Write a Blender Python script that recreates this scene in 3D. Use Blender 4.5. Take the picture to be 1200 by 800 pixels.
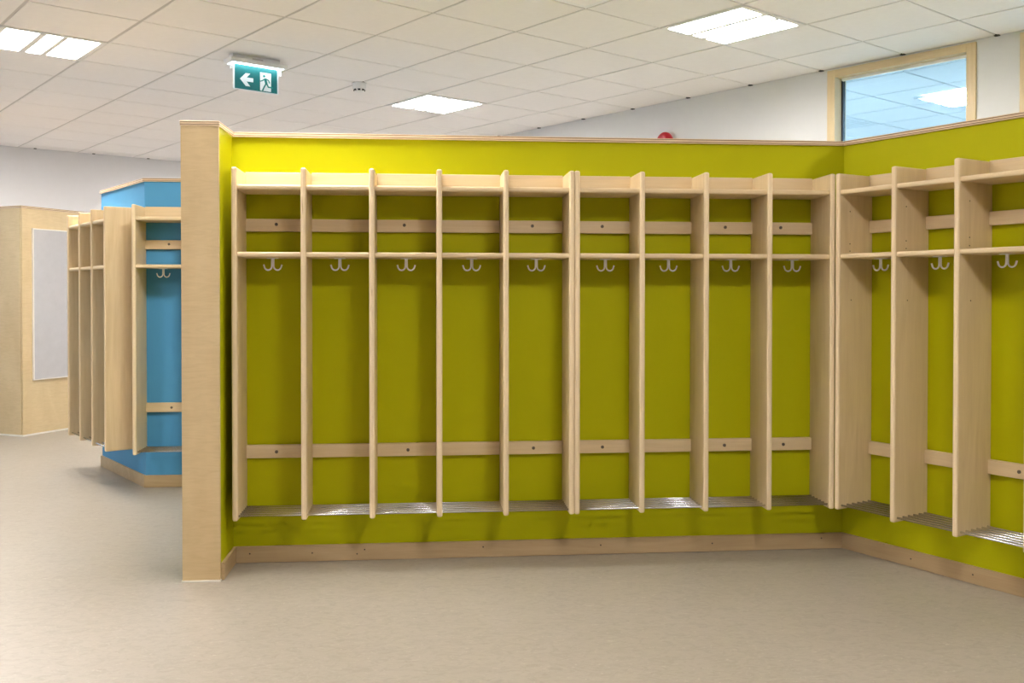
import bpy, bmesh, math, random
from mathutils import Vector, Matrix
random.seed(7)
PI = math.pi
for o in list(bpy.data.objects): bpy.data.objects.remove(o)
scene = bpy.context.scene
COL = scene.collection

# ------------------------------------------------------------------ camera
EYE = 1.1073
cam_d = bpy.data.cameras.new('camera'); cam = bpy.data.objects.new('camera', cam_d); COL.objects.link(cam)
cam_d.sensor_width = 36.0; cam_d.lens = 1129.47 / 1200 * 36
cam_d.shift_y = (359.48 - 400) / 1200
cam_d.clip_start = 0.05; cam_d.clip_end = 100
cam.location = (0, 0, EYE)
cam.rotation_euler = (PI/2 - 0.012709, 0, -0.09177)
scene.camera = cam

# ------------------------------------------------------------------ world and exposure
world = bpy.data.worlds.new('world'); scene.world = world; world.use_nodes = True
bg = world.node_tree.nodes['Background']
bg.inputs[0].default_value = (0.52, 0.74, 1.0, 1); bg.inputs[1].default_value = 0.9
vs = scene.view_settings
vs.view_transform = 'Standard'; vs.look = 'None'; vs.gamma = 1.0; vs.use_curve_mapping = False
vs.exposure = 2.19
LAMP = 17.0                       # radiance of the ceiling luminaires
LAMP_COL = (1.0, 0.955, 0.915)

# ------------------------------------------------------------------ layout
HC = 2.6754                       # ceiling height
CA = math.radians(34.337)         # the ceiling grid's direction
GX, GY = 0.0561, 5.4101
AX = Vector((math.cos(CA), math.sin(CA), 0)); BX = Vector((-math.sin(CA), math.cos(CA), 0))
def L(a, b, z=0.0): return Vector((GX, GY, z)) + AX*(0.6*a) + BX*(0.6*b)   # ceiling grid, 0.6 m cells
A_MIN, A_MAX, B_MIN, B_MAX = -9.2, 4.83, -11.2, 11.37
YB, DEP = 4.058, 0.208            # green back wall, locker depth
YF = YB - DEP
P, T = 0.2669, 0.022              # locker pitch and panel thickness
X0 = -0.7365
ZT, ZB = 1.607, 0.2176
HW = 1.7545                       # top of the low partitions
TH = math.radians(63.4)
UR = Vector((math.cos(TH), -math.sin(TH), 0)); NR = Vector((math.sin(TH), math.cos(TH), 0))
CORNER = Vector((1.8266, YB, 0))

# ------------------------------------------------------------------ materials
MATS = {}
def new_mat(name):
    m = bpy.data.materials.new(name); m.use_nodes = True
    nt = m.node_tree; b = nt.nodes['Principled BSDF']
    MATS[name] = m
    return m, nt, b
def node(nt, t, **kw):
    n = nt.nodes.new(t)
    for k, v in kw.items(): setattr(n, k, v)
    return n
def ramp(nt, fac, stops):
    r = node(nt, 'ShaderNodeValToRGB'); nt.links.new(fac, r.inputs[0])
    e = r.color_ramp.elements
    while len(e) < len(stops): e.new(0.5)
    for el, (p, c) in zip(e, stops):
        el.position = p; el.color = (*c, 1)
    return r
def coords(nt, scale, rot=(0, 0, 0), jitter=True):
    tc = node(nt, 'ShaderNodeTexCoord'); mp = node(nt, 'ShaderNodeMapping')
    mp.inputs['Scale'].default_value = scale; mp.inputs['Rotation'].default_value = rot
    nt.links.new(tc.outputs['Object'], mp.inputs[0])
    if jitter:
        oi = node(nt, 'ShaderNodeObjectInfo'); ml = node(nt, 'ShaderNodeMath', operation='MULTIPLY')
        ml.inputs[1].default_value = 37.0; nt.links.new(oi.outputs['Random'], ml.inputs[0])
        cb = node(nt, 'ShaderNodeCombineXYZ')
        for i in range(3): nt.links.new(ml.outputs[0], cb.inputs[i])
        nt.links.new(cb.outputs[0], mp.inputs['Location'])
    return mp.outputs[0]
def noise(nt, vec, scale=1.0, detail=4.0, rough=0.55, dist=0.0):
    n = node(nt, 'ShaderNodeTexNoise'); nt.links.new(vec, n.inputs['Vector'])
    n.inputs['Scale'].default_value = scale; n.inputs['Detail'].default_value = detail
    n.inputs['Roughness'].default_value = rough; n.inputs['Distortion'].default_value = dist
    return n.outputs[0]
def mixc(nt, fac, a, b, mode='MIX'):
    m = node(nt, 'ShaderNodeMix', data_type='RGBA', blend_type=mode)
    for sock, v in ((m.inputs[0], fac), (m.inputs[6], a), (m.inputs[7], b)):
        if hasattr(v, 'is_linked'): nt.links.new(v, sock)
        elif isinstance(v, tuple): sock.default_value = (*v, 1)
        else: sock.default_value = v
    return m.outputs[2]
def bump(nt, b, h, strength, dist=0.002):
    bn = node(nt, 'ShaderNodeBump'); bn.inputs['Strength'].default_value = strength
    bn.inputs['Distance'].default_value = dist
    nt.links.new(h, bn.inputs['Height']); nt.links.new(bn.outputs[0], b.inputs['Normal'])

def plain(name, col, rough=0.5, metal=0.0, spec=0.5, speckle=0.0):
    m, nt, b = new_mat(name)
    v = coords(nt, (1, 1, 1)); n = noise(nt, v, 14, 3)
    d = speckle
    r = ramp(nt, n, [(0.3, tuple(c*(1-d) for c in col)), (0.7, tuple(min(1, c*(1+d)) for c in col))])
    nt.links.new(r.outputs[0], b.inputs['Base Color'])
    b.inputs['Roughness'].default_value = rough; b.inputs['Metallic'].default_value = metal
    b.inputs['Specular IOR Level'].default_value = spec
    return m
def wood(name, light, dark, axis, rough=0.42):
    """birch veneer, the grain running along the given axis"""
    m, nt, b = new_mat(name)
    sc = [9.0, 9.0, 9.0]; sc[axis] = 0.9
    v = coords(nt, tuple(sc))
    n1 = noise(nt, v, 1.6, 5, 0.6, 1.2)
    sf = [150.0, 150.0, 150.0]; sf[axis] = 5.0
    n2 = noise(nt, coords(nt, tuple(sf)), 1.0, 2)
    r1 = ramp(nt, n1, [(0.28, dark), (0.72, light)])
    r2 = ramp(nt, n2, [(0.25, (0.93, 0.92, 0.90)), (0.65, (1, 1, 1))])
    c = mixc(nt, 0.7, r1.outputs[0], r2.outputs[0], 'MULTIPLY')
    nt.links.new(c, b.inputs['Base Color'])
    b.inputs['Roughness'].default_value = rough; b.inputs['Specular IOR Level'].default_value = 0.4
    bump(nt, b, n2, 0.05)
    return m
def rotary(name, light, dark):
    """rotary-cut veneer: faint wavy figure lying across the sheet"""
    m, nt, b = new_mat(name)
    n0 = noise(nt, coords(nt, (5, 5, 2.2)), 1.0, 3, 0.5, 0.6)
    n1 = noise(nt, coords(nt, (6, 6, 40), (0.25, 0.25, 0)), 1.0, 4, 0.6, 2.2)
    r0 = ramp(nt, n0, [(0.3, dark), (0.7, light)])
    r1 = ramp(nt, n1, [(0.3, (0.90, 0.885, 0.86)), (0.6, (1, 1, 1))])
    c = mixc(nt, 0.8, r0.outputs[0], r1.outputs[0], 'MULTIPLY')
    nt.links.new(c, b.inputs['Base Color']); b.inputs['Roughness'].default_value = 0.45
    b.inputs['Specular IOR Level'].default_value = 0.35
    return m
def ply_edge(name, light, dark, axis, period, streak_axis):
    """stacked veneers seen on a cut plywood edge; the stack runs along axis"""
    m, nt, b = new_mat(name)
    tc = node(nt, 'ShaderNodeTexCoord'); sp = node(nt, 'ShaderNodeSeparateXYZ')
    nt.links.new(tc.outputs['Object'], sp.inputs[0])
    mu = node(nt, 'ShaderNodeMath', operation='MULTIPLY'); mu.inputs[1].default_value = 2*PI/period
    nt.links.new(sp.outputs[axis], mu.inputs[0])
    si = node(nt, 'ShaderNodeMath', operation='SINE'); nt.links.new(mu.outputs[0], si.inputs[0])
    r = ramp(nt, si.outputs[0], [(0.0, light), (0.45, light), (0.68, dark)])
    sc = [90.0, 90.0, 90.0]; sc[streak_axis] = 5.0
    n = noise(nt, coords(nt, tuple(sc)), 1.0, 3)
    r2 = ramp(nt, n, [(0.25, (0.60, 0.50, 0.38)), (0.33, (1, 1, 1))])
    c = mixc(nt, 1.0, r.outputs[0], r2.outputs[0], 'MULTIPLY')
    nt.links.new(c, b.inputs['Base Color']); b.inputs['Roughness'].default_value = 0.5
    b.inputs['Specular IOR Level'].default_value = 0.35
    return m
def glow(name, col, strength):
    m, nt, b = new_mat(name)
    b.inputs['Base Color'].default_value = (*col, 1)
    b.inputs['Emission Color'].default_value = (*col, 1); b.inputs['Emission Strength'].default_value = strength
    return m

BL, BD = (0.69, 0.535, 0.315), (0.61, 0.455, 0.25)
rotary('plywood_face', BL, BD)
BL, BD = (0.765, 0.612, 0.385), (0.665, 0.510, 0.30)
wood('birch_x', BL, BD, 0); wood('birch_y', BL, BD, 1); wood('birch_z', BL, BD, 2)
wood('birch_skirting', (0.56, 0.41, 0.235), (0.45, 0.315, 0.165), 0)
ply_edge('edge_z', (0.72, 0.55, 0.37), (0.17, 0.10, 0.055), 2, 0.0094, 0)
ply_edge('edge_panel', (0.80, 0.645, 0.42), (0.72, 0.555, 0.34), 0, 0.0066, 2)
plain('green_paint', (0.45, 0.45, 0.001), 0.55, spec=0.12, speckle=0.012)
plain('blue_paint', (0.085, 0.32, 0.58), 0.55, spec=0.2, speckle=0.012)
plain('white_wall', (0.72, 0.72, 0.74), 0.6, spec=0.3, speckle=0.01)
plain('tile_white', (0.90, 0.874, 0.862), 0.85, spec=0.15, speckle=0.012)
plain('grid_metal', (0.60, 0.58, 0.56), 0.6, spec=0.3)
plain('black_plastic', (0.015, 0.015, 0.017), 0.5)
plain('white_plastic', (0.82, 0.82, 0.82), 0.4)
plain('hook_paint', (0.92, 0.92, 0.90), 0.35)
plain('lamp_frame', (0.82, 0.81, 0.79), 0.45)
plain('chrome', (0.68, 0.68, 0.69), 0.22, metal=1.0)
plain('screw_steel', (0.16, 0.13, 0.10), 0.4, metal=0.6)
plain('nail_dark', (0.07, 0.05, 0.03), 0.6)
plain('pinboard', (0.50, 0.485, 0.49), 0.9, spec=0.1, speckle=0.03)
plain('sealant', (0.80, 0.76, 0.68), 0.6)
plain('red_plastic', (0.50, 0.008, 0.02), 0.3)
plain('sign_green', (0.0, 0.23, 0.22), 0.35)
plain('gasket', (0.02, 0.025, 0.04), 0.5)
glow('lamp_glow', LAMP_COL, LAMP)
glow('neighbour_glow', (1.0, 0.98, 0.95), LAMP*2.6)
glow('sign_tube', (0.80, 0.97, 1.0), 2.2)
def sign_mat(name, col, e):
    m, nt, b = new_mat(name); b.inputs['Base Color'].default_value = (*col, 1)
    b.inputs['Emission Color'].default_value = (*col, 1); b.inputs['Emission Strength'].default_value = e
sign_mat('sign_backlit', (0.0, 0.13, 0.14), 0.05); sign_mat('sign_white', (0.70, 0.76, 0.80), 0.05)
# window glass: pale blue solar tint
m, nt, b = new_mat('tinted_glass')
nt.nodes.remove(b)
tr = node(nt, 'ShaderNodeBsdfTransparent'); tr.inputs[0].default_value = (0.62, 0.82, 0.97, 1)
gl = node(nt, 'ShaderNodeBsdfGlossy'); gl.inputs['Roughness'].default_value = 0.03
ms = node(nt, 'ShaderNodeMixShader'); ms.inputs[0].default_value = 0.05
nt.links.new(tr.outputs[0], ms.inputs[1]); nt.links.new(gl.outputs[0], ms.inputs[2])
nt.links.new(ms.outputs[0], nt.nodes['Material Output'].inputs[0])
m = MATS['clear_glass'] = MATS['tinted_glass'].copy(); m.name = 'clear_glass'
[n for n in m.node_tree.nodes if n.type == 'BSDF_TRANSPARENT'][0].inputs[0].default_value = (0.95, 0.97, 0.97, 1)
# linoleum floor: marbled greige with pale flecks
m, nt, b = new_mat('linoleum')
v1 = coords(nt, (1, 1, 1), (0, 0, 0.5), False)
n1 = noise(nt, v1, 1.2, 3, 0.5)
v2 = coords(nt, (15, 24, 10), (0, 0, 0.15), False); n2 = noise(nt, v2, 1.3, 6, 0.65, 1.5)
v3 = coords(nt, (24, 60, 20), (0, 0, 0.25), False); n3 = noise(nt, v3, 1.1, 4, 0.6, 2.0)
r1 = ramp(nt, n1, [(0.3, (0.365, 0.325, 0.268)), (0.7, (0.392, 0.352, 0.295))])
r2 = ramp(nt, n2, [(0.30, (0.84, 0.83, 0.81)), (0.55, (1, 1, 1)), (0.75, (1.0, 1.0, 1.0))])
c = mixc(nt, 1.0, r1.outputs[0], r2.outputs[0], 'MULTIPLY')
r3 = ramp(nt, n3, [(0.60, (0, 0, 0)), (0.72, (0.6, 0.6, 0.6))])
c = mixc(nt, r3.outputs[0], c, (0.54, 0.50, 0.43))
nt.links.new(c, b.inputs['Base Color']); b.inputs['Roughness'].default_value = 0.36
b.inputs['Specular IOR Level'].default_value = 0.45
bump(nt, b, n3, 0.03)

# ------------------------------------------------------------------ helpers
def bm_box(bm, x0, x1, y0, y1, z0, z1, mat=0):
    vs_ = [bm.verts.new(p) for p in ((x0,y0,z0),(x1,y0,z0),(x1,y1,z0),(x0,y1,z0),(x0,y0,z1),(x1,y0,z1),(x1,y1,z1),(x0,y1,z1))]
    fs = []
    for f in ((0,3,2,1),(4,5,6,7),(0,1,5,4),(1,2,6,5),(2,3,7,6),(3,0,4,7)):
        fc = bm.faces.new([vs_[i] for i in f]); fc.material_index = mat; fs.append(fc)
    return fs
def box_mesh(name, x0, x1, y0, y1, z0, z1, mats, bevel=0.0, seg=2, sel=None):
    bm = bmesh.new(); bm_box(bm, x0, x1, y0, y1, z0, z1)
    if bevel:
        es = [e for e in bm.edges if sel is None or sel(e)]
        bmesh.ops.bevel(bm, geom=es, offset=bevel, segments=seg, profile=0.5, affect='EDGES')
    return finish(name, bm, mats)
def finish(name, bm, mats, smooth=False):
    bmesh.ops.recalc_face_normals(bm, faces=bm.faces[:])
    me = bpy.data.meshes.new(name); bm.to_mesh(me); bm.free()
    for n in ([mats] if isinstance(mats, str) else mats): me.materials.append(MATS[n])
    if smooth:
        for p in me.polygons: p.use_smooth = True
    return me
def obj(name, me, parent=None, loc=(0,0,0), rotz=0.0):
    o = bpy.data.objects.new(name, me); COL.objects.link(o)
    o.location = loc; o.rotation_euler = (0, 0, rotz)
    if parent: o.parent = parent
    return o
def tag(o, label, cat, group=None, kind=None):
    o['label'] = label; o['category'] = cat
    if group: o['group'] = group
    if kind: o['kind'] = kind
    return o
def prism_mesh(name, poly, z0, z1, mats, bevel=0.0):
    bm = bmesh.new(); lo = [bm.verts.new((p[0], p[1], z0)) for p in poly]; hi = [bm.verts.new((p[0], p[1], z1)) for p in poly]
    bm.faces.new(lo[::-1]); bm.faces.new(hi); n = len(poly)
    for i in range(n): bm.faces.new((lo[i], lo[(i+1)%n], hi[(i+1)%n], hi[i]))
    if bevel: bmesh.ops.bevel(bm, geom=bm.edges[:], offset=bevel, segments=1, affect='EDGES')
    return finish(name, bm, mats)
def tube_mesh(name, pts, r, mats, sides=10):
    bm = bmesh.new(); rings = []
    pts = [Vector(p) for p in pts]
    for i, p in enumerate(pts):
        t = (pts[min(i+1, len(pts)-1)] - pts[max(i-1, 0)]).normalized()
        ref = Vector((0, 1, 0)) if abs(t.y) < 0.9 else Vector((1, 0, 0))
        u = t.cross(ref).normalized(); w = t.cross(u)
        rings.append([bm.verts.new(p + (u*math.cos(2*PI*k/sides) + w*math.sin(2*PI*k/sides))*r) for k in range(sides)])
    for a, c in zip(rings, rings[1:]):
        for k in range(sides): bm.faces.new((a[k], a[(k+1)%sides], c[(k+1)%sides], c[k]))
    bm.faces.new(rings[0][::-1]); bm.faces.new(rings[-1])
    return finish(name, bm, mats, True)
def lathe(bm, prof, sides=28, mat=0):
    rings = [[bm.verts.new((r*math.cos(2*PI*k/sides), r*math.sin(2*PI*k/sides), z)) for k in range(sides)] for r, z in prof]
    for a, c in zip(rings, rings[1:]):
        for k in range(sides):
            f = bm.faces.new((a[k], a[(k+1)%sides], c[(k+1)%sides], c[k])); f.material_index = mat
    bm.faces.new(rings[0]).material_index = mat; bm.faces.new(rings[-1]).material_index = mat
def v2(p): return Vector((p[0], p[1], 0))
def offset_line(pts, d):
    """polyline moved by d to the left of its direction, corners mitred"""
    pts = [v2(p) for p in pts]; out = []
    def nrm(a, c):
        t = (c - a).normalized(); return Vector((-t.y, t.x, 0))
    for i, p in enumerate(pts):
        if i == 0: out.append(p + nrm(pts[0], pts[1])*d)
        elif i == len(pts)-1: out.append(p + nrm(pts[-2], pts[-1])*d)
        else:
            n1, n2 = nrm(pts[i-1], p), nrm(p, pts[i+1]); m_ = (n1+n2).normalized()
            out.append(p + m_*(d/m_.dot(n1)))
    return out

# ================================================================== STRUCTURE
# ---- floor
fl = prism_mesh('floor', [L(-9.4, -11.4), L(12.2, -11.4), L(12.2, 11.6), L(-9.4, 11.6)], -0.1, 0.0, 'linoleum')
tag(obj('floor', fl), 'greige marbled linoleum floor running through the whole room', 'floor', kind='structure')

# ---- room walls along the ceiling grid; the right one has two window openings
WB0, WB1 = -1.075, -2.79          # first window, in grid units along the wall
W2B0, W2B1 = -3.22, -4.94
WZ0, WZ1 = 1.15, 2.662
def wall_piece(bm, a0, a1, b0, b1, z0, z1):
    ps = [L(a0, b0), L(a1, b0), L(a1, b1), L(a0, b1)]
    lo = [bm.verts.new((p.x, p.y, z0)) for p in ps]; hi = [bm.verts.new((p.x, p.y, z1)) for p in ps]
    bm.faces.new(lo[::-1]); bm.faces.new(hi)
    for i in range(4): bm.faces.new((lo[i], lo[(i+1)%4], hi[(i+1)%4], hi[i]))
WT = 0.2                           # wall thickness in grid units (0.12 m)
bm = bmesh.new()
H1 = HC + 0.05
for b0, b1, z0, z1 in ((B_MIN, W2B1, 0, H1), (W2B0, WB1, 0, H1), (WB0, B_MAX, 0, H1),
                       (W2B1, W2B0, 0, WZ0), (WB1, WB0, 0, WZ0), (W2B1, W2B0, WZ1, H1), (WB1, WB0, WZ1, H1)):
    wall_piece(bm, A_MAX, A_MAX+WT, b0, b1, z0, z1)
o = tag(obj('wall_right', finish('wall_right', bm, 'white_wall')), 'tall white wall behind the green partition, holding the high window', 'wall', kind='structure')
for nm, r, lab in (('wall_back', (A_MIN-WT, A_MAX+WT, B_MAX, B_MAX+WT), 'pale grey far wall of the room above the blue partition'),
                   ('wall_left', (A_MIN-WT, A_MIN, B_MIN, B_MAX), 'white wall on the far left side of the room, out of view'),
                   ('wall_front', (A_MIN-WT, A_MAX+WT, B_MIN-WT, B_MIN), 'white wall behind the viewer, out of view')):
    bm = bmesh.new()
    if nm == 'wall_left':
        # openings for assumed windows, out of view, added for cool daylight
        segs = [(B_MIN, 5.0, 0, H1), (5.0, 10.6, 0, 0.8), (5.0, 10.6, 2.3, H1), (7.6, 8.0, 0.8, 2.3), (10.6, B_MAX, 0, H1)]
        for b0, b1, z0, z1 in segs: wall_piece(bm, r[0], r[1], b0, b1, z0, z1)
    else: wall_piece(bm, r[0], r[1], r[2], r[3], 0, H1)
    tag(obj(nm, finish(nm, bm, 'white_wall')), lab, 'wall', kind='structure')

# ---- windows in the tall white wall
def grid_box(name, a0, a1, b0, b1, z0, z1, mat, parent=None, bevel=0.0):
    """a box along the ceiling grid, local axes = grid axes"""
    c = L((a0+a1)/2, (b0+b1)/2, (z0+z1)/2); hx, hy, hz = abs(a1-a0)*0.3, abs(b1-b0)*0.3, (z1-z0)/2
    me = box_mesh(name, -hx, hx, -hy, hy, -hz, hz, mat, bevel, 1)
    o = obj(name, me, parent, c, CA); return o
def window(name, b0, b1, label):
    """b0 > b1; timber lining with a slim proud architrave, dark gasket and tinted pane"""
    e = obj(name, None); tag(e, label, 'window', kind='structure')
    fw = 0.10                       # 6 cm face, grid units
    a0, a1 = A_MAX-0.02, A_MAX+WT+0.02
    grid_box('window_jamb', a0, a1, b0-fw, b0, WZ0, WZ1, 'birch_z', e, 0.002)
    grid_box('window_jamb', a0, a1, b1, b1+fw, WZ0, WZ1, 'birch_z', e, 0.002)
    grid_box('window_head', a0, a1, b1+fw, b0-fw, WZ1-0.052, WZ1, 'birch_y', e, 0.002)
    grid_box('window_sill', a0, a1, b1+fw, b0-fw, WZ0, WZ0+0.052, 'birch_y', e, 0.002)
    ga = A_MAX+0.14
    gw = 0.022
    for (p, q, z0, z1) in ((b0-fw-gw, b0-fw, WZ0+.052, WZ1-.052), (b1+fw, b1+fw+gw, WZ0+.052, WZ1-.052)):
        grid_box('gasket', ga-0.02, ga+0.02, p, q, z0, z1, 'gasket', e)
    grid_box('gasket', ga-0.02, ga+0.02, b1+fw+gw, b0-fw-gw, WZ0+.052, WZ0+.062, 'gasket', e)
    grid_box('lit_edge_strip', ga-0.05, ga-0.012, b1+fw+gw, b0-fw-gw, WZ1-.070, WZ1-.0525, 'white_plastic', e)  # white strip standing in for the next room's lit ceiling edge
    grid_box('window_pane', ga-0.006, ga+0.006, b1+fw+gw, b0-fw-gw, WZ0+.062, WZ1-.053, 'tinted_glass', e)
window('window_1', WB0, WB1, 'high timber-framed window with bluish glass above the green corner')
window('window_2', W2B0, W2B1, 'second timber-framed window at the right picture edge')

def assumed_window(name, b0, b1, label):  # assumed unseen window, added to let cool sky light in from the left
    e = obj(name, None); tag(e, label, 'window', kind='structure')
    a0, a1, z0, z1 = A_MIN-WT, A_MIN+0.02, 0.8, 2.3
    for p, q, u, v in ((b0, b0+.1, z0, z1), (b1-.1, b1, z0, z1), (b0+.1, b1-.1, z0, z0+.06), (b0+.1, b1-.1, z1-.06, z1)):
        grid_box('window_frame', a0, a1, p, q, u, v, 'white_plastic', e)
    grid_box('window_pane', A_MIN-0.11, A_MIN-0.09, b0+.1, b1-.1, z0+.06, z1-.06, 'clear_glass', e)
assumed_window('window_assumed_1', 5.0, 7.6, 'assumed daylight window in the left wall, out of view')
assumed_window('window_assumed_2', 8.0, 10.6, 'assumed daylight window in the left wall next to the far corner, out of view')

# ---- ceiling: recessed grid bars and loose tiles, each tile its own object
ceil_o = tag(obj('ceiling', prism_mesh('ceiling', [L(A_MIN-WT, B_MIN-WT), L(A_MAX+WT, B_MIN-WT), L(A_MAX+WT, B_MAX+WT), L(A_MIN-WT, B_MAX+WT)], HC+0.03, HC+0.1, 'grid_metal')),
             'suspended ceiling of square off-white tiles in a slim metal grid', 'ceiling', kind='structure')
lamps = [(a, b) for a in (2, -3) for b in (8, 3, -2, -7)] + [(-8, -2)]  # the last one is an extra unseen light, added to brighten the front left
VENT = (0, -2)
tile_me = box_mesh('ceiling_tile', -0.5, 0.5, -0.5, 0.5, 0, 0.02, 'tile_white')
def project(p):
    d = Vector(p) - Vector((0, 0, EYE)); ya = 0.09177
    X = d.x*math.cos(ya) - d.y*math.sin(ya); Y = d.x*math.sin(ya) + d.y*math.cos(ya)
    if Y < 0.3: return None
    return 600 + 1129.5*X/Y, 345.1 - 1129.5*d.z/Y
def near_frame(a0, a1, b0, b1):
    for a in (a0, a1):
        for b in (b0, b1):
            q = project(L(a, b, HC))
            if q and -120 < q[0] < 1320 and -150 < q[1]: return True
    return False
GA, GB = 0.016, 0.011              # half joint: wide bars at constant a, narrow ones at constant b
rest = bmesh.new()
for ia in range(math.floor(A_MIN), math.ceil(A_MAX)):
    for ib in range(math.floor(B_MIN), math.ceil(B_MAX)):
        if (ia, ib) in lamps or (ia, ib) == VENT: continue
        a0, a1 = max(ia, A_MIN), min(ia+1, A_MAX); b0, b1 = max(ib, B_MIN), min(ib+1, B_MAX)
        a0 += GA; b0 += GB
        a1 -= GA if a1 < A_MAX else 0.004; b1 -= GB if b1 < B_MAX else 0.004
        if a1-a0 < 0.02 or b1-b0 < 0.02: continue
        if near_frame(a0, a1, b0, b1):
            t = obj('ceiling_tile', tile_me, ceil_o, L((a0+a1)/2, (b0+b1)/2, HC), CA)
            t.scale = ((a1-a0)*0.6, (b1-b0)*0.6, 1)
        else:
            ps = [L(a0, b0, HC), L(a1, b0, HC), L(a1, b1, HC), L(a0, b1, HC)]
            lo = [rest.verts.new(p) for p in ps]; hi = [rest.verts.new(p + Vector((0, 0, 0.02))) for p in ps]
            rest.faces.new(lo[::-1]); rest.faces.new(hi)
            for i in range(4): rest.faces.new((lo[i], lo[(i+1)%4], hi[(i+1)%4], hi[i]))
r = obj('ceiling_tile_field', finish('ceiling_tile_field', rest, 'tile_white'), ceil_o); r['kind'] = 'stuff'
for ia in range(math.ceil(A_MIN), math.floor(A_MAX)+1):
    grid_box('main_runner', ia-0.02, ia+0.02, B_MIN, B_MAX, HC+0.004, HC+0.022, 'grid_metal', ceil_o)
for ib in range(math.ceil(B_MIN), math.floor(B_MAX)+1):
    grid_box('cross_runner', A_MIN, A_MAX, ib-0.012, ib+0.012, HC+0.0045, HC+0.0215, 'grid_metal', ceil_o)
clip = box_mesh('runner_clip', -0.012, 0.012, -0.014, 0.014, -0.006, 0.004, 'black_plastic')
for ib in range(-4, 8): obj('runner_clip', clip, ceil_o, L(A_MAX-0.02, ib, HC), CA)
for ia in range(-6, 5): obj('runner_clip', clip, ceil_o, L(ia+0.27, B_MAX-0.03, HC), CA)

# ---- low green partition: wing, back, right; thickness outward
WTK = 0.143
XW = -0.782
face = [(XW, 3.812), (XW, YB), (CORNER.x, YB), tuple((CORNER + UR*1.95)[:2])]
outer = offset_line(face, WTK)
names = [('wall_wing', 'short green return at the left end of the locker wall'),
         ('wall_middle', 'low lime green partition carrying the two long locker units'),
         ('wall_angled', 'lime green partition turning towards the viewer on the right')]
for i, (nm, lab) in enumerate(names):
    tag(obj(nm, prism_mesh(nm, [face[i], face[i+1], outer[i+1], outer[i]], 0, HW, 'green_paint')), lab, 'wall', kind='structure')
endp = obj('trim_1', None); tag(endp, 'birch plywood end board closing the green partition', 'end board', kind='structure')
obj('end_board', box_mesh('end_board', XW-WTK, XW, 3.799, 3.812, 0.006, HW, 'plywood_face', 0.001, 1), endp)
obj('sealant_strip', box_mesh('sealant_strip', XW-WTK-0.002, XW+0.002, 3.793, 3.812, 0, 0.006, 'sealant'), endp)
# plywood capping, one board per wall
face2 = [(XW, 3.797)] + face[1:]
ci = offset_line(face2, -0.010); co = offset_line(face2, WTK+0.004)
ci[0].y = co[0].y = 3.797
ci[0].x = XW+0.002; co[0].x = XW-WTK-0.002
ci[1].x = XW+0.010
for i, lab in enumerate(('plywood capping on the short green return', 'long plywood capping along the top of the green locker wall', 'plywood capping along the top of the angled green wall')):
    tag(obj('trim_%d' % (i+2), prism_mesh('capping', [ci[i], ci[i+1], co[i+1], co[i]], HW, HW+0.0195, 'edge_z', 0.001)), lab, 'trim', kind='structure')
# skirting boards
bo = offset_line([(XW, 3.812)] + face[1:], -0.0125)
nails = {1: [(-0.714, .039), (-0.46, .036), (-0.276, .028), (-0.245, .045), (0.25, .044), (0.752, .040), (1.239, .036), (1.726, .047)], 2: [(0.35, .034), (0.62, .036)], 0: []}
nail_me = tube_mesh('nail', [(0, 0, 0), (0, 0.004, 0)], 0.0032, 'nail_dark', 8)
for i, (nm, lab) in enumerate((('baseboard_left', 'short plywood skirting on the green return'), ('baseboard_back', 'long plywood skirting below the lockers'), ('baseboard_right', 'plywood skirting along the angled green wall'))):
    a_, c_ = v2(face[i]), v2(face[i+1]); d_ = (c_-a_); ang = math.atan2(d_.y, d_.x)
    inv = Matrix.Rotation(-ang, 3, 'Z')
    poly = [inv @ (v2(p)-a_) for p in (face[i], face[i+1], bo[i+1], bo[i])]
    o = tag(obj(nm, prism_mesh(nm, poly, 0.001, 0.068, 'birch_skirting', 0.0012), None, a_, ang), lab, 'skirting', kind='structure')
    for (s, z) in nails[i]:
        s = s - a_.x if i == 1 else s
        obj('nail', nail_me, o, (s, -0.0137, z))

# ---- blue partition behind on the left
CB = Vector((-1.590, 5.700, 0)); TL = math.radians(57.0)
DL = Vector((-math.cos(TL), math.sin(TL), 0))
bf = [tuple((CB + DL*0.87)[:2]), (CB.x, CB.y), (0.10, 5.70)]
bout = offset_line(bf, WTK)
for i, (nm, lab) in enumerate((('wall_blue_angled', 'light blue low partition face angled towards the left'), ('wall_blue_front', 'blue low partition facing the viewer beside the plywood end board'))):
    tag(obj(nm, prism_mesh(nm, [bf[i], bf[i+1], bout[i+1], bout[i]], 0, HW, 'blue_paint')), lab, 'wall', kind='structure')
bi = offset_line(bf, -0.010); bo2 = offset_line(bf, WTK+0.01); bs = offset_line(bf, -0.0125)
for i, lab in enumerate(('plywood capping on the angled blue wall', 'plywood capping on the blue wall facing the viewer')):
    tag(obj('trim_%d' % (i+5), prism_mesh('capping', [bi[i], bi[i+1], bo2[i+1], bo2[i]], HW, HW+0.0195, 'edge_z', 0.001)), lab, 'trim', kind='structure')
for i, nm in enumerate(('baseboard_blue_angled', 'baseboard_blue_front')):
    tag(obj(nm, prism_mesh(nm, [bf[i], bf[i+1], bs[i+1], bs[i]], 0.001, 0.070, 'birch_skirting', 0.0012)),
        ('plywood skirting below the angled blue wall', 'plywood skirting below the blue wall facing the viewer')[i], 'skirting', kind='structure')

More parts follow.
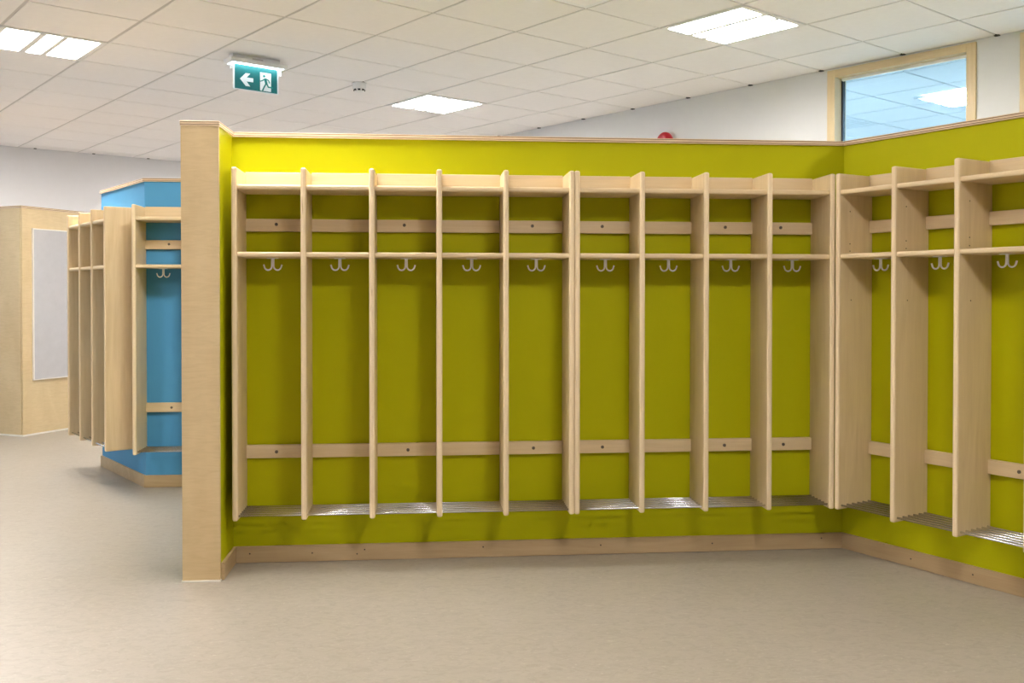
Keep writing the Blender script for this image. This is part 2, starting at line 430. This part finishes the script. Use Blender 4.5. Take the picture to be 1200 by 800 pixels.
# ---- plywood-clad partition at the far left with its pinboard
K = Vector((-3.113, 7.824, 0)); KL = Vector((-0.890, 0.456, 0)); KR = Vector((0.456, 0.890, 0))
HK = 1.782
kang = math.atan2(KR.y, KR.x)      # local x along the right face, local y along the left face
kw = obj('wall_plywood', prism_mesh('wall_plywood', [(0.012, 0.012), (1.2, 0.012), (1.2, 0.131), (0.131, 0.131), (0.131, 1.5), (0.012, 1.5)], 0, HK, 'plywood_face'), None, K, kang)
tag(kw, 'birch plywood clad partition corner at the far left', 'wall', kind='structure')
obj('plywood_sheet', box_mesh('plywood_sheet', 0.004, 1.2, 0, 0.012, 0.012, HK, 'plywood_face', 0.001, 1), kw)
obj('plywood_sheet', box_mesh('plywood_sheet_b', 0.0, 0.012, 0.016, 1.5, 0.012, HK, 'plywood_face', 0.001, 1), kw)
obj('capping', prism_mesh('capping_k', [(-0.006, -0.006), (1.206, -0.006), (1.206, 0.149), (0.149, 0.149), (0.149, 1.506), (-0.006, 1.506)], HK, HK+0.019, 'edge_z', 0.001), kw)
bm = bmesh.new(); bm_box(bm, -0.004, 1.2, -0.006, 0.012, 0, 0.011); bm_box(bm, -0.006, 0.012, 0.0121, 1.5, 0, 0.011)
obj('sealant_strip', finish('sealant_k', bm, 'sealant'), kw)
pb = obj('pinboard', None, None, K, kang)
tag(pb, 'tall pale grey fabric pinboard on the plywood partition', 'pinboard')
obj('fabric_panel', box_mesh('fabric_panel', 0.102, 0.80, -0.014, -0.0005, 0.440, 1.622, 'pinboard', 0.002, 1), pb)
bm = bmesh.new()
for x0, x1, z0, z1 in ((0.094, 0.1018, 0.432, 1.630), (0.8002, 0.808, 0.432, 1.630), (0.1018, 0.8002, 0.432, 0.4398), (0.1018, 0.8002, 1.6222, 1.630)):
    bm_box(bm, x0, x1, -0.016, -0.0005, z0, z1)
obj('edge_strip', finish('edge_strip', bm, 'sealant'), pb)

# ---- neighbouring room seen through the window
NA0, NA1, NB0, NB1 = A_MAX+WT, 11.6, -7.0, 5.0
for nm, r, lab in (('wall_neighbour_far', (NA1, NA1+WT, NB0, NB1), 'far wall of the room beyond the window'),
                   ('wall_neighbour_left', (NA0, NA1+WT, NB1, NB1+WT), 'left wall of the room beyond the window'),
                   ('wall_neighbour_right', (NA0, NA1+WT, NB0-WT, NB0), 'right wall of the room beyond the window')):
    bm = bmesh.new(); wall_piece(bm, r[0], r[1], r[2], r[3], 0, H1)
    tag(obj(nm, finish(nm, bm, 'white_wall')), lab, 'wall', kind='structure')
nc = tag(obj('ceiling_neighbour', prism_mesh('ceiling_neighbour', [L(NA0, NB0-WT), L(NA1+WT, NB0-WT), L(NA1+WT, NB1+WT), L(NA0, NB1+WT)], HC+0.03, HC+0.1, 'grid_metal')),
         'tiled ceiling of the next room seen through the bluish window', 'ceiling', kind='structure')
OA, OB = 0.61, 0.41
for ia in range(4, 11):
    for ib in range(-8, 5):
        a0, a1 = max(ia+OA, NA0), min(ia+1+OA, NA1); b0, b1 = max(ib+OB, NB0), min(ib+1+OB, NB1)
        if a1-a0 < 0.05 or b1-b0 < 0.05 or (ia, ib) == (7, 0): continue
        t = obj('ceiling_tile', tile_me, nc, L((a0+a1)/2, (b0+b1)/2, HC), CA)
        t.scale = ((a1-a0-2*GB)*0.6, (b1-b0-2*GA)*0.6, 1)

# ================================================================== LAMPS AND CEILING THINGS
def ceiling_light_meshes():
    h = 0.297
    bm = bmesh.new()
    for x0, x1, y0, y1 in ((-h, h, -h, -h+.032), (-h, h, h-.032, h), (-h, -h+.032, -h+.032, h-.032), (h-.032, h, -h+.032, h-.032)):
        bm_box(bm, x0, x1, y0, y1, -0.006, 0.02)
    for x0, x1 in ((-0.085, -0.045), (0.045, 0.078)):
        bm_box(bm, x0, x1, -h+.032, h-.032, -0.008, 0.02)
    bm_box(bm, -h+.01, h-.01, -h+.01, h-.01, 0.0205, 0.026)
    fr = finish('light_frame', bm, 'lamp_frame')
    big = box_mesh('diffuser', -0.0900, 0.0900, -0.2645, 0.2645, 0, 0.012, 'lamp_glow')
    small = box_mesh('diffuser_centre', -0.0445, 0.0445, -0.2645, 0.2645, 0.002, 0.012, 'lamp_glow')
    return fr, big, small
FR, BIG, SMALL = ceiling_light_meshes()
NBIG, NSMALL = BIG.copy(), SMALL.copy()
for me in (NBIG, NSMALL): me.materials[0] = MATS['neighbour_glow']
def ceiling_light(p, label, group, BIG=BIG, SMALL=SMALL):
    e = obj('ceiling_light', None, None, p, CA); tag(e, label, 'ceiling light', group)
    obj('light_frame', FR, e)
    obj('diffuser', BIG, e, (-0.1752, 0, 0.003)); obj('diffuser', BIG, e, (0.1717, 0, 0.003)); obj('diffuser', SMALL, e, (0, 0, 0.003))
LIGHT_LABEL = {(2, -2): 'square recessed ceiling light nearest the high window', (2, 3): 'square recessed ceiling light above the middle of the green wall',
               (-3, 3): 'square recessed ceiling light at upper left, left of the exit sign', (-3, 8): 'square recessed ceiling light cut by the left picture edge'}
for a, b in lamps:
    ceiling_light(L(a+0.5, b+0.5, HC), LIGHT_LABEL.get((a, b), 'square recessed ceiling light out of view overhead'), 'recessed ceiling lights')
ceiling_light(L(7.57, -1.43, HC-0.012), 'square ceiling light of the next room seen through the window', 'ceiling lights of the next room', NBIG, NSMALL)
ceiling_light(L(7.57, -5.43, HC-0.012), 'extra unseen ceiling light added to brighten the next room', 'ceiling lights of the next room', NBIG, NSMALL)  # this and the following light are unseen, added to brighten the next room
ceiling_light(L(7.57, 3.0, HC-0.012), 'extra unseen ceiling light added to brighten the next room', 'ceiling lights of the next room', NBIG, NSMALL)

def vent(p, label, rows):
    e = obj('ceiling_vent', None, None, p, CA); tag(e, label, 'vent')
    h = 0.294; bm = bmesh.new()
    for x0, x1, y0, y1 in ((-h, h, -h, -h+.035), (-h, h, h-.035, h), (-h, -h+.035, -h+.035, h-.035), (h-.035, h, -h+.035, h-.035)):
        bm_box(bm, x0, x1, y0, y1, 0, 0.02)
    obj('vent_frame', finish('vent_frame', bm, 'white_plastic'), e)
    if rows:
        obj('backing', box_mesh('vent_backing', -h+.01, h-.01, -h+.01, h-.01, 0.021, 0.025, 'black_plastic'), e)
        w = (2*h-0.07)/rows
        sl = box_mesh('slat', -w*0.36, w*0.36, -h+.036, h-.036, 0.0, 0.012, 'white_plastic')
        for k in range(rows): obj('slat', sl, e, (-h+.035+w*(k+.5), 0, 0))
    else:
        obj('face_plate', box_mesh('face_plate', -h+.043, h-.043, -h+.043, h-.043, -0.006, 0.012, 'tile_white', 0.002, 1), e)
        obj('backing', box_mesh('vent_backing', -h+.01, h-.01, -h+.01, h-.01, 0.0205, 0.025, 'screw_steel'), e)
vent(L(VENT[0]+0.5, VENT[1]+0.5, HC), 'square white air vent in the ceiling cut by the top picture edge', 0)
vent(L(7+OA+0.5, 0+OB+0.5, HC), 'slatted air vent in the ceiling of the next room', 7)

# smoke detector
bm = bmesh.new(); lathe(bm, [(0.050, 0.0), (0.052, -0.003), (0.052, -0.012), (0.049, -0.014), (0.049, -0.042), (0.044, -0.046), (0.036, -0.062), (0.022, -0.068), (0.0, -0.0685)][:-1])
det = obj('smoke_detector', None, None, L(1.0, 3.02, HC), CA); tag(det, 'small white smoke detector on the ceiling, right of the exit sign', 'smoke detector')
obj('housing', finish('detector_housing', bm, 'white_plastic'), det)
sl = box_mesh('slot', -0.010, 0.010, -0.003, 0.003, -0.006, 0.006, 'black_plastic')
for k in range(8):
    t = 2*PI*k/8 + 0.2; obj('slot', sl, det, (0.040*math.cos(t), 0.040*math.sin(t), -0.053), t+PI/2)
bm = bmesh.new(); lathe(bm, [(0.0515, -0.001), (0.0525, -0.001), (0.0525, 0.004), (0.0515, 0.004)])
obj('mounting_ring', finish('mounting_ring', bm, 'screw_steel'), det)

# exit sign
ES = L(-0.545, 2.62, HC)
es = obj('exit_sign', None, None, ES, CA); tag(es, 'lit green exit sign with white arrow and running figure hanging from ceiling', 'exit sign')
SW, SH, SZ = 0.300, 0.138, -0.084     # panel width, height and top
bm = bmesh.new()
bm_box(bm, -0.165, 0.165, -0.012, 0.052, -0.034, 0.0)
fs = bm_box(bm, -0.196, 0.196, -0.062, 0.062, -0.050, -0.034)
bm_box(bm, -0.196, 0.196, -0.062, -0.052, -0.062, -0.05); bm_box(bm, -0.196, 0.196, 0.052, 0.062, -0.062, -0.05)
bm_box(bm, -0.196, -0.180, -0.052, 0.052, -0.062, -0.05); bm_box(bm, 0.180, 0.196, -0.052, 0.052, -0.062, -0.05)
obj('housing', finish('sign_housing', bm, 'white_plastic'), es)
obj('light_strip', box_mesh('light_strip', -0.178, 0.178, -0.050, 0.050, -0.060, -0.0505, 'sign_tube'), es)
obj('type_plate', box_mesh('type_plate', -0.03, 0.045, -0.0135, -0.0122, -0.028, -0.012, 'grid_metal'), es)
pan = obj('sign_panel', box_mesh('sign_panel', -SW/2, SW/2, -0.004, 0.004, SZ-SH, SZ+0.022, 'sign_backlit'), es)
for s in (-1, 1): obj('panel_edge', box_mesh('panel_edge', s*SW/2-0.004+s*.004, s*SW/2+0.004+s*.004, -0.005, 0.005, SZ-SH-.003, SZ+0.022, 'sign_white'), pan)
obj('panel_edge', box_mesh('panel_edge_b', -SW/2, SW/2, -0.005, 0.005, SZ-SH-.004, SZ-SH, 'sign_white'), pan)
for s in (-1, 1): obj('bracket', box_mesh('bracket', s*0.176-0.003, s*0.176+0.003, -0.008, 0.008, -0.100, -0.062, 'white_plastic'), es)
def S(u, v, y=-0.0046): return (-SW/2 + u*SW, y, SZ - v*SH)
def flat(name, polys, mat, y0, y1, parent):
    bm = bmesh.new()
    for poly in polys:
        f_ = [bm.verts.new(S(u, v, y0)) for u, v in poly]; b_ = [bm.verts.new(S(u, v, y1)) for u, v in poly]
        bm.faces.new(f_); bm.faces.new(b_[::-1]); n = len(poly)
        for i in range(n): bm.faces.new((f_[i], b_[i], b_[(i+1)%n], f_[(i+1)%n]))
    return obj(name, finish(name, bm, mat), parent)
flat('arrow', [[(.12, .52), (.255, .22), (.36, .22), (.275, .42), (.43, .42), (.43, .61), (.275, .61), (.36, .83), (.255, .83)]], 'sign_white', -.0046, -.0041, pan)
flat('doorway', [[(.59, .07), (.85, .07), (.85, .95), (.59, .95)]], 'sign_white', -.0046, -.0041, pan)
def limb(pts, w):
    out = []; asp = SW/SH
    for (u0, v0), (u1, v1) in zip(pts, pts[1:]):
        dx, dy = (u1-u0)*asp, v1-v0; l = math.hypot(dx, dy); nx, ny = -dy/l*w/asp, dx/l*w
        ex, ey = dx/l*w*0.6/asp, dy/l*w*0.6
        out.append([(u0+nx-ex, v0+ny-ey), (u1+nx+ex, v1+ny+ey), (u1-nx+ex, v1-ny+ey), (u0-nx-ex, v0-ny-ey)])
    return out
man = [[(.685+.027*math.cos(2*PI*k/14), .235+.06*math.sin(2*PI*k/14)) for k in range(14)]]
man += limb([(.710, .38), (.738, .585)], .062) + limb([(.700, .37), (.643, .46), (.600, .50)], .026) + limb([(.725, .36), (.790, .41), (.812, .53)], .026)
man += limb([(.730, .58), (.685, .76), (.648, .93)], .034) + limb([(.742, .58), (.785, .735), (.885, .745)], .034)
flat('running_figure', man, 'sign_green', -.0054, -.00462, pan)

# red alarm sounder on the white wall, mostly hidden behind the capping
al = obj('alarm_sounder', None, None, L(A_MAX, 1.355, 2.345), CA); tag(al, 'red round alarm sounder on the white wall, just above the green wall', 'alarm')
bm = bmesh.new(); lathe(bm, [(0.052, 0.0), (0.052, 0.018), (0.046, 0.022)])
me = finish('sounder_base', bm, 'red_plastic'); me.transform(Matrix.Rotation(-PI/2, 4, 'Y')); obj('sounder_base', me, al)
bm = bmesh.new(); lathe(bm, [(0.046, 0.022), (0.074, 0.026), (0.080, 0.036), (0.080, 0.056), (0.072, 0.068), (0.03, 0.074), (0.02, 0.070)])
me = finish('sounder_dome', bm, 'red_plastic', True); me.transform(Matrix.Rotation(-PI/2, 4, 'Y')); obj('sounder_dome', me, al)

# ================================================================== LOCKERS
def front_edge(e): return all(v.co.y < 1e-6 for v in e.verts) or all(v.co.z > ZT-1e-6 for v in e.verts) or all(v.co.z < ZB+1e-6 for v in e.verts)
bm = bmesh.new(); bm_box(bm, -T/2, T/2, 0, DEP-0.001, ZB, ZT)
bmesh.ops.bevel(bm, geom=[e for e in bm.edges if front_edge(e)], offset=0.0075, segments=3, profile=0.5, affect='EDGES')
bm.normal_update()
for f in bm.faces:
    if abs(f.normal.x) < 0.9 and f.calc_center_median().y < 0.02: f.material_index = 1
PANEL = finish('side_panel', bm, ['birch_z', 'edge_panel'])
CW = P - T                          # clear width of a cell
def shelf_mesh(name, y0, y1, z0, z1):
    bm = bmesh.new(); bm_box(bm, -CW/2, CW/2, y0, y1, z0, z1)
    bmesh.ops.bevel(bm, geom=[e for e in bm.edges if all(abs(v.co.y-y0) < 1e-6 for v in e.verts) and abs(e.verts[0].co.x-e.verts[1].co.x) > 0.1], offset=0.007, segments=3, profile=0.5, affect='EDGES')
    return finish(name, bm, 'birch_x')
TOPSH = shelf_mesh('top_shelf', 0.008, DEP-0.001, 1.5195, 1.5395)
HATSH = shelf_mesh('hat_shelf', 0.008, DEP-0.001, 1.2550, 1.2750)
RAIL_T = box_mesh('top_rail', -CW/2, CW/2, DEP-0.020, DEP-0.001, 1.5397, ZT+0.002, 'birch_x', 0.0015, 1)
RAIL_U = box_mesh('upper_rail', -CW/2, CW/2, DEP-0.020, DEP-0.001, 1.3665, 1.4185, 'birch_x', 0.0015, 1)
RAIL_L = box_mesh('lower_rail', -CW/2, CW/2, DEP-0.020, DEP-0.001, 0.4340, 0.4878, 'birch_x', 0.0015, 1)
# bolt: dark ring with a countersunk head
bm = bmesh.new(); lathe(bm, [(0.0068, 0.0), (0.0068, 0.003), (0.0045, 0.003), (0.0038, 0.0012), (0.0005, 0.0012)], 14)
BOLT = finish('bolt', bm, 'screw_steel'); BOLT.transform(Matrix.Rotation(PI/2, 4, 'X'))
# double coat hook: flat plate, flattened stem, two curled arms
bm = bmesh.new()
bm_box(bm, -0.022, 0.022, -0.013, 0.013, -0.003, 0)
def sweep(bm, pts, r, sides=8):
    rings = []
    for i, p in enumerate(pts):
        t = (pts[min(i+1, len(pts)-1)] - pts[max(i-1, 0)]).normalized(); w = Vector((0, 1, 0)); u = t.cross(w).normalized()
        rings.append([bm.verts.new(p + u*math.cos(2*PI*k/sides)*r + w*math.sin(2*PI*k/sides)*r*1.3) for k in range(sides)])
    for a, c in zip(rings, rings[1:]):
        for k in range(sides): bm.faces.new((a[k], a[(k+1)%sides], c[(k+1)%sides], c[k]))
    bm.faces.new(rings[0][::-1]); bm.faces.new(rings[-1])
for s in (-1, 1):
    pts = [Vector((s*0.0032, 0, -0.002)), Vector((s*0.0032, 0, -0.018)), Vector((s*0.0034, 0, -0.033))]
    for k in range(1, 9):
        t = PI - k/8*(PI*0.87); pts.append(Vector((s*(0.0185+0.0150*math.cos(t)), 0, -0.033-0.0155*math.sin(t))))
    pts.append(Vector((s*0.0362, 0, -0.0265)))
    sweep(bm, pts, 0.0033)
bmesh.ops.recalc_face_normals(bm, faces=bm.faces[:])
HOOK = finish('coat_hook', bm, 'hook_paint')
PIN = tube_mesh('pin_hole', [(0, 0, 0), (0.0015, 0, 0)], 0.0026, 'nail_dark', 8)
ROD_Y = [0.022 + 0.0335*k for k in range(6)]
def locker_unit(loc, rotz, cells, label, upper=(), lower=(), holes=False):
    e = obj('cloakroom_locker', None, None, loc, rotz); tag(e, label, 'cloakroom locker', 'open coat lockers along the partitions')
    rod = tube_mesh('shoe_rack_rod', [(-T*0.4, 0, 0), (cells*P+T*0.4, 0, 0)], 0.0043, 'chrome', 14)
    for i in range(cells+1):
        p = obj('side_panel', PANEL, e, (i*P, 0, 0))
        if holes:
            for (y, z) in ((0.066, 1.452), (0.066, 1.318), (0.066, 1.288), (0.075, 1.085)): obj('pin_hole', PIN, p, (T/2-0.0005, y, z))
    for i in range(cells):
        x = (i+0.5)*P
        obj('top_shelf', TOPSH, e, (x, 0, 0)); obj('hat_shelf', HATSH, e, (x, 0, 0)); obj('top_rail', RAIL_T, e, (x, 0, 0))
        u = obj('upper_rail', RAIL_U, e, (x, 0, 0)); l = obj('lower_rail', RAIL_L, e, (x, 0, 0))
        for r_, lst, z in ((u, upper, 1.396), (l, lower, 0.460)):
            for (ci_, dx) in lst:
                if ci_ == i: obj('bolt', BOLT, r_, (dx, DEP-0.020, z))
        obj('coat_hook', HOOK, e, (x, 0.103, 1.2548))
    for y in ROD_Y: obj('shoe_rack_rod', rod, e, (0, y, 0.2345))
    return e
locker_unit((X0, YF, 0), 0, 5, 'five-bay birch coat locker at the left end of the green wall',
            [(0, 0.002), (2, -0.009), (4, -0.007)], [(0, 0), (2, 0.005), (4, -0.002)])
XB = X0 + 5*P + T
locker_unit((XB, YF, 0), 0, 4, 'four-bay birch coat locker in the middle, ending at the green corner',
            [(0, 0.002), (2, 0.003), (3, -0.019)], [(0, 0.004), (2, 0.002), (3, -0.004)])
pc = Vector((1.7022, 3.8418, 0)) + UR*(-0.0005) + NR*(-0.001)
locker_unit(pc, -TH, 5, 'birch coat locker on the angled green wall, cut by the right picture edge', [(3, 0)], [(2, 0.0), (4, 0)], True)
locker_unit((-1.593, 5.70-DEP, 0), 0, 4, 'birch coat locker on the blue wall facing the viewer, beside the plywood end board', [(0, 0.01)], [(0, 0.02)])
NLn = Vector((-math.sin(TL), -math.cos(TL), 0))
pe = CB + NLn*DEP + DL*(0.062 + 3*P)
locker_unit(pe, -TL, 3, 'three-bay birch coat locker on the angled blue wall, seen from its end')
